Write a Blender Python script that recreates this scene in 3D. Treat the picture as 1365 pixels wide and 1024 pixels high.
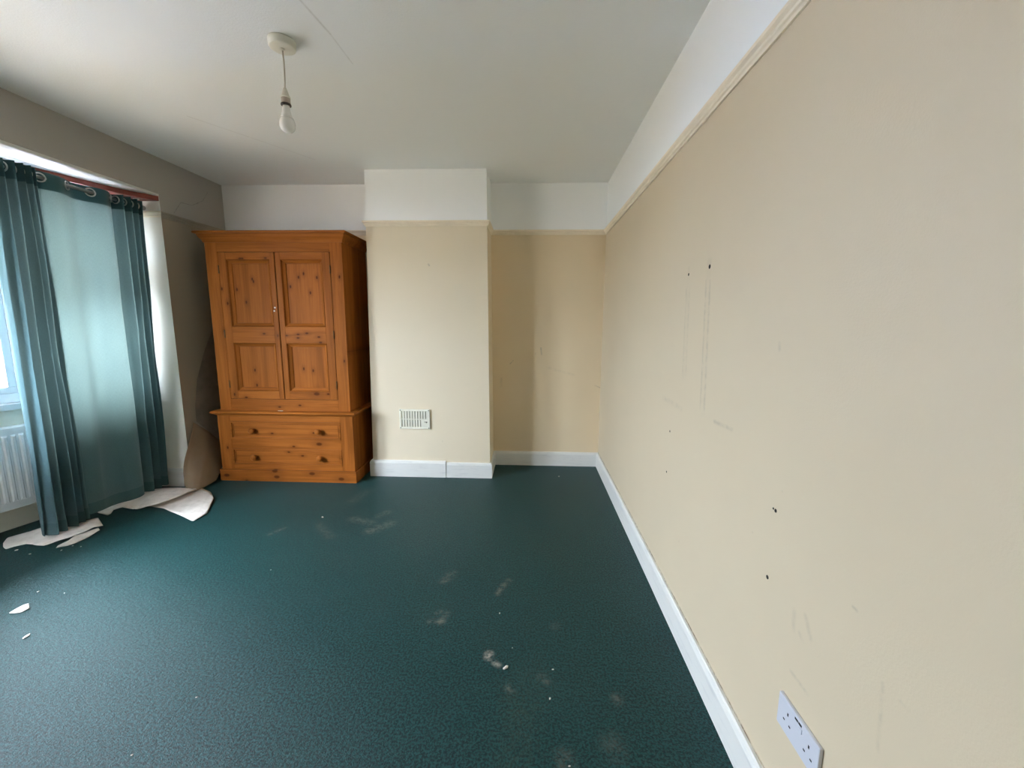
import bpy, bmesh, math, random
import numpy as np
from mathutils import Vector, Matrix, noise

random.seed(7)
for o in list(bpy.data.objects):
    bpy.data.objects.remove(o, do_unlink=True)
SC = bpy.context.scene
COL = SC.collection
R = math.radians

# ------------------------------------------------------------------ camera
F_PX, PITCH, YAW, ROLL, CAM_H = 551.39, -0.1488, -0.0409, 0.0059, 1.328
FW = Vector((math.sin(YAW) * math.cos(PITCH), math.cos(YAW) * math.cos(PITCH), math.sin(PITCH)))
_r = Vector((math.cos(YAW), -math.sin(YAW), 0)); _u = _r.cross(FW)
RT = _r * math.cos(ROLL) + _u * math.sin(ROLL)
UP = -_r * math.sin(ROLL) + _u * math.cos(ROLL)
cam_d = bpy.data.cameras.new('camera'); cam = bpy.data.objects.new('camera', cam_d); COL.objects.link(cam)
cam_d.sensor_width = 36.0; cam_d.lens = F_PX / 1365.0 * 36.0; cam_d.clip_start = 0.02
cam.matrix_world = Matrix(((RT.x, UP.x, -FW.x, 0), (RT.y, UP.y, -FW.y, 0), (RT.z, UP.z, -FW.z, CAM_H), (0, 0, 0, 1)))
SC.camera = cam

# ------------------------------------------------------------------ world and exposure
world = bpy.data.worlds.new('overcast_sky'); SC.world = world; world.use_nodes = True
wn = world.node_tree.nodes; wl = world.node_tree.links
bg = wn['Background']; bg.inputs['Color'].default_value = (0.80, 0.90, 1.06, 1)
tc = wn.new('ShaderNodeTexCoord'); sx = wn.new('ShaderNodeSeparateXYZ'); wl.new(tc.outputs['Generated'], sx.inputs[0])
mr = wn.new('ShaderNodeMapRange'); wl.new(sx.outputs['Z'], mr.inputs[0])          # overcast: brighter towards the zenith
SKY = 14.0
for k_, v_ in enumerate((0.0, 1.0, SKY * 0.45, SKY * 2.1)): mr.inputs[k_ + 1].default_value = v_
wl.new(mr.outputs[0], bg.inputs['Strength'])
SC.view_settings.view_transform = 'Standard'; SC.view_settings.look = 'None'
SC.view_settings.gamma = 1.0; SC.view_settings.use_curve_mapping = False
SC.view_settings.exposure = 2.37
try:
    SC.cycles.max_bounces = 14; SC.cycles.diffuse_bounces = 10; SC.cycles.transparent_max_bounces = 16
    SC.cycles.sample_clamp_indirect = 8.0
except Exception:
    pass

# ------------------------------------------------------------------ room dimensions (metres)
H = 2.5                       # ceiling
XR, XL = 0.65, -2.72          # right and left wall faces
YA, YC, YB = 3.742, 3.395, -0.55   # alcove wall, chimney face, wall behind the camera
OP0, OP1, OPZ = 0.75, 3.085, 2.223  # bay opening in the left wall and its head
BAY = [(-3.10, 3.085), (-3.24, 2.55), (-3.40, 1.917), (-3.22, 1.214), (-2.93, 0.75)]
ZR0, ZR1 = 2.075, 2.116       # picture rail

def ray(u, v):
    return FW * F_PX + RT * (u - 682.5) + UP * (512 - v)
def onX(u, v, X):
    d = ray(u, v); t = X / d.x; return Vector((X, d.y * t, d.z * t + CAM_H))
def onY(u, v, Y):
    d = ray(u, v); t = Y / d.y; return Vector((d.x * t, Y, d.z * t + CAM_H))
def onZ(u, v, z):
    d = ray(u, v); t = (z - CAM_H) / d.z; return Vector((d.x * t, d.y * t, z))

# ------------------------------------------------------------------ materials
def srgb(r, g, b):
    f = lambda c: (c / 255) / 12.92 if c / 255 <= 0.04045 else ((c / 255 + 0.055) / 1.055) ** 2.4
    return (f(r), f(g), f(b), 1)

class Mat:
    def __init__(s, name, col=(0.8, 0.8, 0.8, 1), rough=0.6):
        s.m = bpy.data.materials.new(name); s.m.use_nodes = True
        s.n = s.m.node_tree.nodes; s.l = s.m.node_tree.links
        s.b = s.n['Principled BSDF']; s.b.inputs['Base Color'].default_value = col
        s.b.inputs['Roughness'].default_value = rough
        s.out = s.n['Material Output']; s._pos = None; s._obj = None
        s.col = col
    def node(s, t, **k):
        n = s.n.new(t)
        for a, b in k.items(): setattr(n, a, b)
        return n
    def pos(s):
        if s._pos is None: s._pos = s.node('ShaderNodeNewGeometry').outputs['Position']
        return s._pos
    def objc(s):
        if s._obj is None: s._obj = s.node('ShaderNodeTexCoord').outputs['Object']
        return s._obj
    def put(s, sock, v):
        if hasattr(v, 'is_output'): s.l.new(v, sock)
        else: sock.default_value = v
    def math(s, op, a, b=None, c=None, clamp=False):
        n = s.node('ShaderNodeMath', operation=op); n.use_clamp = clamp
        s.put(n.inputs[0], a)
        if b is not None: s.put(n.inputs[1], b)
        if c is not None: s.put(n.inputs[2], c)
        return n.outputs[0]
    def vmath(s, op, a, b=None, scale=None):
        n = s.node('ShaderNodeVectorMath', operation=op)
        s.put(n.inputs[0], a)
        if b is not None: s.put(n.inputs[1], b)
        if scale is not None: s.put(n.inputs['Scale'], scale)
        return n.outputs['Value'] if op in ('LENGTH', 'DISTANCE', 'DOT_PRODUCT') else n.outputs[0]
    def maprange(s, v, a, b, c=0.0, d=1.0, smooth=True):
        n = s.node('ShaderNodeMapRange'); n.interpolation_type = 'SMOOTHSTEP' if smooth else 'LINEAR'
        s.put(n.inputs[0], v)
        for i, x in enumerate((a, b, c, d)): s.put(n.inputs[i + 1], x)
        return n.outputs[0]
    def noise(s, vec, scale, detail=3, rough=0.5, dist=0.0):
        n = s.node('ShaderNodeTexNoise'); s.l.new(vec, n.inputs['Vector'])
        n.inputs['Scale'].default_value = scale; n.inputs['Detail'].default_value = detail
        n.inputs['Roughness'].default_value = rough; n.inputs['Distortion'].default_value = dist
        return n.outputs['Fac']
    def mapping(s, vec, scale=(1, 1, 1), rot=(0, 0, 0), loc=(0, 0, 0)):
        n = s.node('ShaderNodeMapping'); s.l.new(vec, n.inputs[0])
        n.inputs['Scale'].default_value = scale; n.inputs['Rotation'].default_value = rot; n.inputs['Location'].default_value = loc
        return n.outputs[0]
    def mix(s, fac, a, b, blend='MIX'):
        n = s.node('ShaderNodeMix', data_type='RGBA', blend_type=blend)
        s.put(n.inputs[0], fac); s.put(n.inputs[6], a); s.put(n.inputs[7], b)
        return n.outputs[2]
    def color(s, c):
        s.col = c; s.put(s.b.inputs['Base Color'], c)
    def bump(s, h, strength=0.2, dist=0.01):
        n = s.node('ShaderNodeBump'); n.inputs['Strength'].default_value = strength; n.inputs['Distance'].default_value = dist
        s.l.new(h, n.inputs['Height']); s.l.new(n.outputs[0], s.b.inputs['Normal'])
    def seg(s, p0, p1, w, soft=1.0, vec=None):
        """mask 1 on the segment p0-p1, fading to 0 at distance w"""
        P = vec if vec is not None else s.pos()
        p0 = Vector(p0); p1 = Vector(p1); ba = p1 - p0
        pa = s.vmath('SUBTRACT', P, tuple(p0))
        if ba.length < 1e-5:
            d = s.vmath('LENGTH', pa)
        else:
            h = s.math('DIVIDE', s.vmath('DOT_PRODUCT', pa, tuple(ba)), ba.dot(ba), clamp=True)
            n = s.node('ShaderNodeVectorMath', operation='SCALE'); n.inputs[0].default_value = tuple(ba); s.l.new(h, n.inputs['Scale'])
            d = s.vmath('LENGTH', s.vmath('SUBTRACT', pa, n.outputs[0]))
        return s.maprange(d, w, w * (1 - soft))

# wall paint: cream below the picture rail, white above
CREAM = srgb(211, 195, 166); WHITE = srgb(243, 245, 245)
def wall_mat(name, cream=CREAM, white=WHITE, split=True, blotch=0.10, marks=()):
    m = Mat(name, cream, 0.62)
    n1 = m.noise(m.pos(), 1.6, 4, 0.55)
    c = m.mix(m.maprange(n1, 0.3, 0.75, 0, blotch * 2), cream, tuple(x * 0.86 for x in cream[:3]) + (1,))
    if split:
        sp = m.node('ShaderNodeSeparateXYZ'); m.l.new(m.pos(), sp.inputs[0])
        c = m.mix(m.maprange(sp.outputs['Z'], ZR1 - 0.012, ZR1 - 0.010, smooth=False), c, white)
    nz = m.noise(m.pos(), 35, 4, 0.7)
    for (p0, p1, w, amt, col) in marks:
        k = m.math('MULTIPLY', m.seg(p0, p1, w), m.maprange(nz, 0.38, 0.66, 0.12, 0.62 if w < 0.05 else 1.0))
        c = m.mix(m.math('MULTIPLY', k, amt), c, col)
    m.color(c)
    fine = m.noise(m.pos(), 160, 3, 0.6); big = m.noise(m.pos(), 6, 2, 0.5)
    m.bump(m.math('ADD', m.math('MULTIPLY', fine, 0.25), big), 0.10, 0.02)
    return m

GREY = srgb(120, 112, 98); BROWN = srgb(104, 84, 62)
rm = []
def rmark(a, b, w, amt, col=GREY):
    rm.append((onX(*a, XR), onX(*b, XR), w, amt, col))
for du in (-2.2, 2.2):                                             # rubbed lines left by shelf uprights
    rmark((917 + du, 385), (912 + du, 500), 0.010, 0.30)
    rmark((944 + du * 1.2, 375), (936 + du * 1.2, 545), 0.012, 0.38)
rmark((918, 372), (911, 500), 0.030, 0.10); rmark((945, 352), (937, 548), 0.036, 0.10)
rmark((952, 562), (976, 573), 0.012, 0.45); rmark((884, 530), (908, 545), 0.02, 0.25)
rmark((918, 360), (918, 360), 0.02, 0.35); rmark((946, 349), (946, 349), 0.025, 0.4)
rmark((1059, 815), (1057, 840), 0.012, 0.30); rmark((1074, 822), (1080, 850), 0.012, 0.30); rmark((1066, 845), (1070, 855), 0.010, 0.35)
rmark((1054, 895), (1076, 925), 0.009, 0.35); rmark((1177, 912), (1170, 1000), 0.008, 0.25); rmark((1200, 935), (1212, 948), 0.006, 0.25)
rmark((1137, 809), (1142, 814), 0.006, 0.5); rmark((905, 722), (905, 722), 0.006, 0.6); rmark((939, 840), (939, 840), 0.007, 0.35)
rmark((1043, 655), (1043, 655), 0.006, 0.35); rmark((1039, 458), (1039, 466), 0.010, 0.3); rmark((1003, 710), (1003, 710), 0.005, 0.5)
rm.append(((XR, 0.2, 0.1335), (XR, 3.74, 0.1335), 0.010, 1.8, BROWN))   # dirty joint over the baseboard
M_WALL_R = wall_mat('wall_paint_right', marks=rm)
ym = [(onY(571, 352, YC), onY(572, 354, YC), 0.010, 1.0, GREY), (onY(590, 588, YC), onY(590, 589, YC), 0.007, 0.6, GREY)]
M_WALL_C = wall_mat('wall_paint_chimney', cream=srgb(232, 217, 189), marks=ym)
am = [(onY(721, 464, YA), onY(722, 473, YA), 0.009, 1.1, GREY), (onY(714, 470, YA), onY(713, 478, YA), 0.006, 0.5, GREY),
      (onY(680, 485, YA), onY(684, 481, YA), 0.008, 0.7, BROWN), (onY(730, 490, YA), onY(765, 500, YA), 0.02, 0.2, GREY),
      (onY(793, 514, YA), onY(800, 517, YA), 0.008, 0.6, BROWN), (onY(668, 505, YA), onY(668, 515, YA), 0.02, 0.3, GREY)]
M_WALL_A = wall_mat('wall_paint_alcove', cream=srgb(232, 212, 177), marks=am)
lm = []
for a, b in (((277, 256), (270, 268)), ((270, 268), (256, 274)), ((256, 274), (241, 270)), ((241, 270), (232, 284))):
    lm.append((onX(*a, XL), onX(*b, XL), 0.0045, 1.1, srgb(96, 92, 84)))
M_WALL_L_SHADE = wall_mat('wall_paint_left_shaded', cream=srgb(160, 150, 132), white=srgb(178, 175, 167), marks=lm)  # cream and white darkened: the wall's shade is put into the paint colour
M_WALL_B = wall_mat('wall_paint_rear', cream=srgb(196, 180, 150), white=srgb(200, 198, 190))
M_REVEAL = wall_mat('reveal_paint', cream=srgb(240, 236, 222), white=srgb(236, 234, 228))

mc = Mat('ceiling_paint', srgb(243, 246, 246), 0.7)
c = mc.col
nz = mc.noise(mc.pos(), 25, 3, 0.6)
for a, b, w, amt in ((onZ(400, 0, H), onZ(440, 45, H), 0.008, 0.5), (onZ(440, 45, H), onZ(470, 85, H), 0.006, 0.4),
                     (onZ(250, 155, H), onZ(330, 182, H), 0.008, 0.4), (onZ(330, 182, H), onZ(420, 213, H), 0.008, 0.35),
                     (onZ(560, 226, H), onZ(655, 240, H), 0.02, 0.25)):
    c = mc.mix(mc.math('MULTIPLY', mc.seg(a, b, w), mc.math('MULTIPLY', nz, amt * 0.9)), c, srgb(150, 146, 136))
mc.color(c); mc.bump(mc.math('ADD', mc.noise(mc.pos(), 120, 3, 0.6), mc.noise(mc.pos(), 5, 2)), 0.10, 0.02)
M_CEIL = mc

# carpet
mf = Mat('carpet_pile', srgb(30, 80, 80), 0.95)
n_big = mf.noise(mf.pos(), 1.1, 4, 0.6); n_mid = mf.noise(mf.pos(), 14, 4, 0.65); n_fine = mf.noise(mf.pos(), 260, 3, 0.7)
c = mf.mix(mf.maprange(n_fine, 0.3, 0.7), srgb(0, 22, 23), srgb(26, 84, 82))
n_tuft = mf.noise(mf.pos(), 120, 2, 0.6)
c = mf.mix(0.75, c, mf.mix(mf.maprange(n_tuft, 0.40, 0.60), srgb(0, 10, 11), srgb(20, 73, 72)))
c = mf.mix(mf.maprange(n_big, 0.35, 0.7, 0, 0.22), c, srgb(40, 68, 68))
c = mf.mix(mf.maprange(n_mid, 0.4, 0.75, 0, 0.22), c, srgb(10, 38, 38))
blot = mf.noise(mf.pos(), 40, 4, 0.75)
PALE = srgb(150, 140, 125); OLIVE = srgb(72, 84, 66); DARK = srgb(12, 36, 40)
def cm(a, b, w, amt, col):
    global c
    k = mf.math('MULTIPLY', mf.seg(onZ(*a, 0), onZ(*b, 0), w), mf.maprange(blot, 0.36, 0.66, 0.0, 1.0))
    c = mf.mix(mf.math('MULTIPLY', k, amt * 0.55), c, col)
cm((574, 829), (588, 829), 0.03, 0.6, PALE); cm((588, 829), (596, 818), 0.03, 0.5, PALE); cm((583, 817), (588, 815), 0.02, 0.5, PALE)
cm((592, 774), (602, 765), 0.05, 0.45, PALE); cm((592, 775), (592, 775), 0.02, 0.8, PALE)
cm((663, 792), (669, 783), 0.025, 0.85, PALE); cm((669, 783), (678, 774), 0.03, 0.65, PALE)
cm((651, 876), (652, 872), 0.03, 1.3, srgb(205, 190, 175)); cm((660, 884), (664, 887), 0.022, 1.1, srgb(195, 185, 170))
cm((679, 919), (679, 919), 0.03, 0.9, PALE); cm((722, 903), (728, 908), 0.03, 0.6, PALE); cm((700, 910), (712, 915), 0.16, 0.3, OLIVE)
cm((695, 950), (690, 1000), 0.12, 0.4, OLIVE); cm((751, 1010), (754, 1024), 0.05, 0.4, PALE); cm((815, 990), (820, 1000), 0.06, 0.35, PALE)
cm((822, 930), (823, 934), 0.035, 0.5, PALE); cm((738, 835), (740, 834), 0.04, 0.3, PALE)
cm((470, 692), (495, 697), 0.06, 0.45, PALE); cm((493, 708), (520, 698), 0.07, 0.6, PALE); cm((505, 688), (518, 682), 0.05, 0.5, PALE)
cm((425, 700), (440, 716), 0.05, 0.3, PALE); cm((360, 712), (379, 704), 0.03, 0.6, PALE); cm((470, 668), (490, 655), 0.08, 0.3, PALE)
cm((455, 764), (460, 768), 0.04, 0.9, DARK); cm((5, 745), (12, 742), 0.05, 0.8, DARK); cm((745, 660), (760, 655), 0.1, 0.2, DARK)
mf.color(c)
mf.b.inputs['Sheen Weight'].default_value = 0.05; mf.b.inputs['Sheen Roughness'].default_value = 0.55
mf.b.inputs['Sheen Tint'].default_value = srgb(170, 205, 205); mf.b.inputs['Specular IOR Level'].default_value = 0.22; mf.b.inputs['Roughness'].default_value = 0.40
mf.bump(mf.math('ADD', mf.math('MULTIPLY', n_fine, 0.7), mf.math('MULTIPLY', mf.noise(mf.pos(), 70, 3, 0.6), 0.6)), 0.5, 0.008)
M_CARPET = mf

def plain(name, col, rough=0.5, metal=0.0, blotch=0.06, bump=0.0, bscale=60):
    m = Mat(name, col, rough); m.b.inputs['Metallic'].default_value = metal
    n = m.noise(m.objc(), 9, 3, 0.6)
    m.color(m.mix(m.maprange(n, 0.35, 0.7, 0, 1), col, tuple(x * (1 - blotch * 2) for x in col[:3]) + (1,)))
    if bump: m.bump(m.noise(m.objc(), bscale, 3, 0.6), bump, 0.01)
    return m
M_RAIL = plain('picture_rail_paint', srgb(241, 228, 204), 0.45, bump=0.1, blotch=0.03)
M_SKIRT = Mat('baseboard_gloss', srgb(227, 226, 220), 0.38)
_n = M_SKIRT.noise(M_SKIRT.mapping(M_SKIRT.pos(), (3, 3, 22)), 2.5, 5, 0.65)
M_SKIRT.color(M_SKIRT.mix(M_SKIRT.maprange(_n, 0.5, 0.8, 0, 0.5), srgb(227, 226, 220), srgb(186, 187, 188)))
M_UPVC = plain('window_plastic', srgb(240, 242, 246), 0.3, blotch=0.01)
M_SILL = plain('sill_gloss', srgb(236, 238, 240), 0.35, blotch=0.02)
M_RADI = plain('radiator_enamel', srgb(246, 249, 249), 0.35, blotch=0.01)
M_STEEL = plain('brushed_steel', srgb(200, 200, 196), 0.28, 1.0)
M_PLAST = plain('old_white_plastic', srgb(228, 226, 212), 0.4, blotch=0.03)
M_SOCK = plain('white_socket_plastic', srgb(204, 206, 214), 0.35, blotch=0.01)
M_DARK = plain('dark_void', srgb(14, 13, 13), 0.8)
M_RED = plain('mahogany_board_paint', srgb(136, 62, 48), 0.45, blotch=0.12)
M_HINGE = plain('brass_hinge', srgb(110, 82, 48), 0.5, 0.8)
M_HOLE = plain('hole_dark', srgb(36, 32, 28), 0.9)
M_VENT = plain('vent_plastic', srgb(238, 234, 216), 0.4, blotch=0.03)
M_VSLOT = plain('vent_slot', srgb(172, 168, 146), 0.8)
M_SCREW = plain('screw_head', srgb(120, 116, 104), 0.5, 0.6)
M_FLEX = plain('flex_sheath', srgb(196, 190, 176), 0.5)
M_HOLDER = plain('lampholder_plastic', srgb(190, 176, 160), 0.45)
M_RING = plain('lampholder_ring', srgb(46, 34, 30), 0.5)
M_STONE = plain('exterior_ground', srgb(108, 90, 68), 0.9)
M_RENDER = plain('neighbour_render', srgb(200, 200, 204), 0.9)
M_PLASTER = plain('bare_plaster', srgb(138, 128, 114), 0.9, blotch=0.10, bump=0.5, bscale=20)
M_ROOF = Mat('slate_tiles', srgb(150, 148, 165), 0.7)
_w = M_ROOF.node('ShaderNodeTexBrick'); M_ROOF.l.new(M_ROOF.objc(), _w.inputs[0]); _w.inputs['Scale'].default_value = 3.0
_w.inputs['Color1'].default_value = srgb(170, 168, 186); _w.inputs['Color2'].default_value = srgb(150, 148, 168); _w.inputs['Mortar'].default_value = srgb(90, 90, 104)
M_ROOF.color(_w.outputs['Color'])

# bulb glass, window glass
M_BULB = Mat('bulb_diffuser', srgb(246, 245, 240), 0.15); M_BULB.b.inputs['Subsurface Weight'].default_value = 0.0
M_BULB.b.inputs['Transmission Weight'].default_value = 0.10; M_BULB.b.inputs['IOR'].default_value = 1.2
M_BULB2 = plain('bulb_collar', srgb(232, 230, 224), 0.3, blotch=0.01)
def glass_mat():
    m = Mat('window_glass'); m.n.remove(m.b)
    t = m.node('ShaderNodeBsdfTransparent'); t.inputs[0].default_value = (0.95, 0.96, 0.96, 1)
    g = m.node('ShaderNodeBsdfGlossy'); g.inputs['Roughness'].default_value = 0.02
    f = m.node('ShaderNodeFresnel'); f.inputs[0].default_value = 1.3
    x = m.node('ShaderNodeMixShader'); m.l.new(f.outputs[0], x.inputs[0]); m.l.new(t.outputs[0], x.inputs[1]); m.l.new(g.outputs[0], x.inputs[2])
    m.l.new(x.outputs[0], m.out.inputs[0]); return m
M_GLASS = glass_mat()

def cloth(name, dif, tra, fac):
    m = Mat(name, dif, 0.9); m.b.inputs['Specular IOR Level'].default_value = 0.1
    tc = m.node('ShaderNodeTexCoord').outputs['UV']
    w1 = m.noise(m.mapping(tc, (1400, 60, 1)), 1, 2, 0.5); w2 = m.noise(m.mapping(tc, (60, 1400, 1)), 1, 2, 0.5)
    w = m.math('ADD', w1, w2)
    k = m.maprange(w, 0.75, 1.25, 0, 1)
    cd = m.mix(k, tuple(x * 0.82 for x in dif[:3]) + (1,), dif); m.color(cd)
    m.b.inputs['Sheen Weight'].default_value = 0.2
    m.bump(w, 0.25, 0.003)
    t = m.node('ShaderNodeBsdfTranslucent'); m.l.new(m.mix(k, tuple(x * 0.8 for x in tra[:3]) + (1,), tra), t.inputs[0])
    x = m.node('ShaderNodeMixShader'); x.inputs[0].default_value = fac
    m.l.new(m.b.outputs[0], x.inputs[1]); m.l.new(t.outputs[0], x.inputs[2]); m.l.new(x.outputs[0], m.out.inputs[0])
    return m
M_CURT = cloth('teal_linen', srgb(86, 118, 124), srgb(150, 172, 163), 0.16)
M_HEAD = cloth('teal_linen_doubled', srgb(62, 94, 97), srgb(40, 70, 70), 0.08)
M_HEM = cloth('teal_linen_hem', srgb(84, 116, 120), srgb(80, 110, 110), 0.14)

def paper(name, a, b):
    m = Mat(name, a, 0.8)
    g = m.node('ShaderNodeNewGeometry')
    n = m.noise(m.pos(), 18, 4, 0.6)
    c = m.mix(g.outputs['Backfacing'], a, b)
    m.color(m.mix(m.maprange(n, 0.4, 0.75, 0, 0.3), c, srgb(150, 136, 116)))
    return m
M_PAPER = paper('wallpaper_white', srgb(226, 218, 208), srgb(206, 194, 178))
M_PBROWN = paper('wallpaper_backing', srgb(146, 124, 98), srgb(146, 124, 98))

# pine with the knots of the photograph
K3 = [(262,637),(360,328),(520,325),(415,468),(424,484),(375,628),(310,540),(770,430),(735,455),(862,457),(680,520),(818,563),(1028,455),(512,845),(608,858),(665,858),
      (805,842),(745,850),(745,874),(888,868),(900,905),(238,828),(1088,970),(345,328),(222,537)]
K4 = [(435,176),(773,167),(838,180),(1062,112),(953,338),(618,427),(757,416),(575,605),(725,693),(690,732),(783,758),(413,920),(310,340),(390,360),(450,280),(275,700),(860,602)]
KB = [(865,340),(890,682),(265,890),(593,862),(607,902),(848,880),(1048,917)]
YWF = 3.20
KN = [(onY(250 + x / 5.12, 280 + y / 5.12, YWF + .02), 0.010) for x, y in K3] + [(onY(250 + x / 5.12, 460 + y / 5.12, YWF + .02), 0.010) for x, y in K4] \
   + [(onY(250 + x / 5.12, 460 + y / 5.12, YWF), 0.019) for x, y in KB]
def pine(name, axis):
    m = Mat(name, srgb(190, 130, 84), 0.42)
    sc = [16, 16, 16]; sc[axis] = 0.9
    inf = m.node('ShaderNodeObjectInfo').outputs['Random']
    off = m.node('ShaderNodeCombineXYZ'); m.l.new(m.math('MULTIPLY', inf, 37.0), off.inputs[0]); m.l.new(m.math('MULTIPLY', inf, 11.0), off.inputs[1])
    P = m.vmath('ADD', m.pos(), off.outputs[0])
    g = m.noise(m.mapping(P, sc), 1.0, 6, 0.62, 0.8)
    sf = [110, 110, 110]; sf[axis] = 3
    g2 = m.noise(m.mapping(P, sf), 1.0, 3, 0.6)
    c = m.mix(m.maprange(g, 0.30, 0.72), srgb(166, 97, 38), srgb(132, 74, 26))
    c = m.mix(m.maprange(g2, 0.45, 0.75, 0, 0.32), c, srgb(106, 56, 20))
    flat = m.vmath('MULTIPLY', m.pos(), (1, 0, 1))
    sq = (1, 1, 0.55) if axis == 2 else (0.55, 1, 1)
    acc = None
    for p, r in KN:
        d = m.vmath('LENGTH', m.vmath('MULTIPLY', m.vmath('SUBTRACT', flat, (p.x, 0, p.z)), sq))
        d = m.math('DIVIDE', d, r)
        acc = d if acc is None else m.math('MINIMUM', acc, d)
    c = m.mix(m.maprange(acc, 3.2, 0.6, 0, 0.35), c, srgb(100, 52, 22))
    c = m.mix(m.maprange(acc, 0.95, 0.4, 0, 0.9), c, srgb(78, 36, 10))
    m.color(c); m.bump(g2, 0.06, 0.01)
    m.b.inputs['Specular IOR Level'].default_value = 0.07; m.b.inputs['Roughness'].default_value = 0.5
    return m
M_PV = pine('waxed_pine_upright', 2); M_PH = pine('waxed_pine_level', 0); M_PD = pine('waxed_pine_side', 2)

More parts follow.
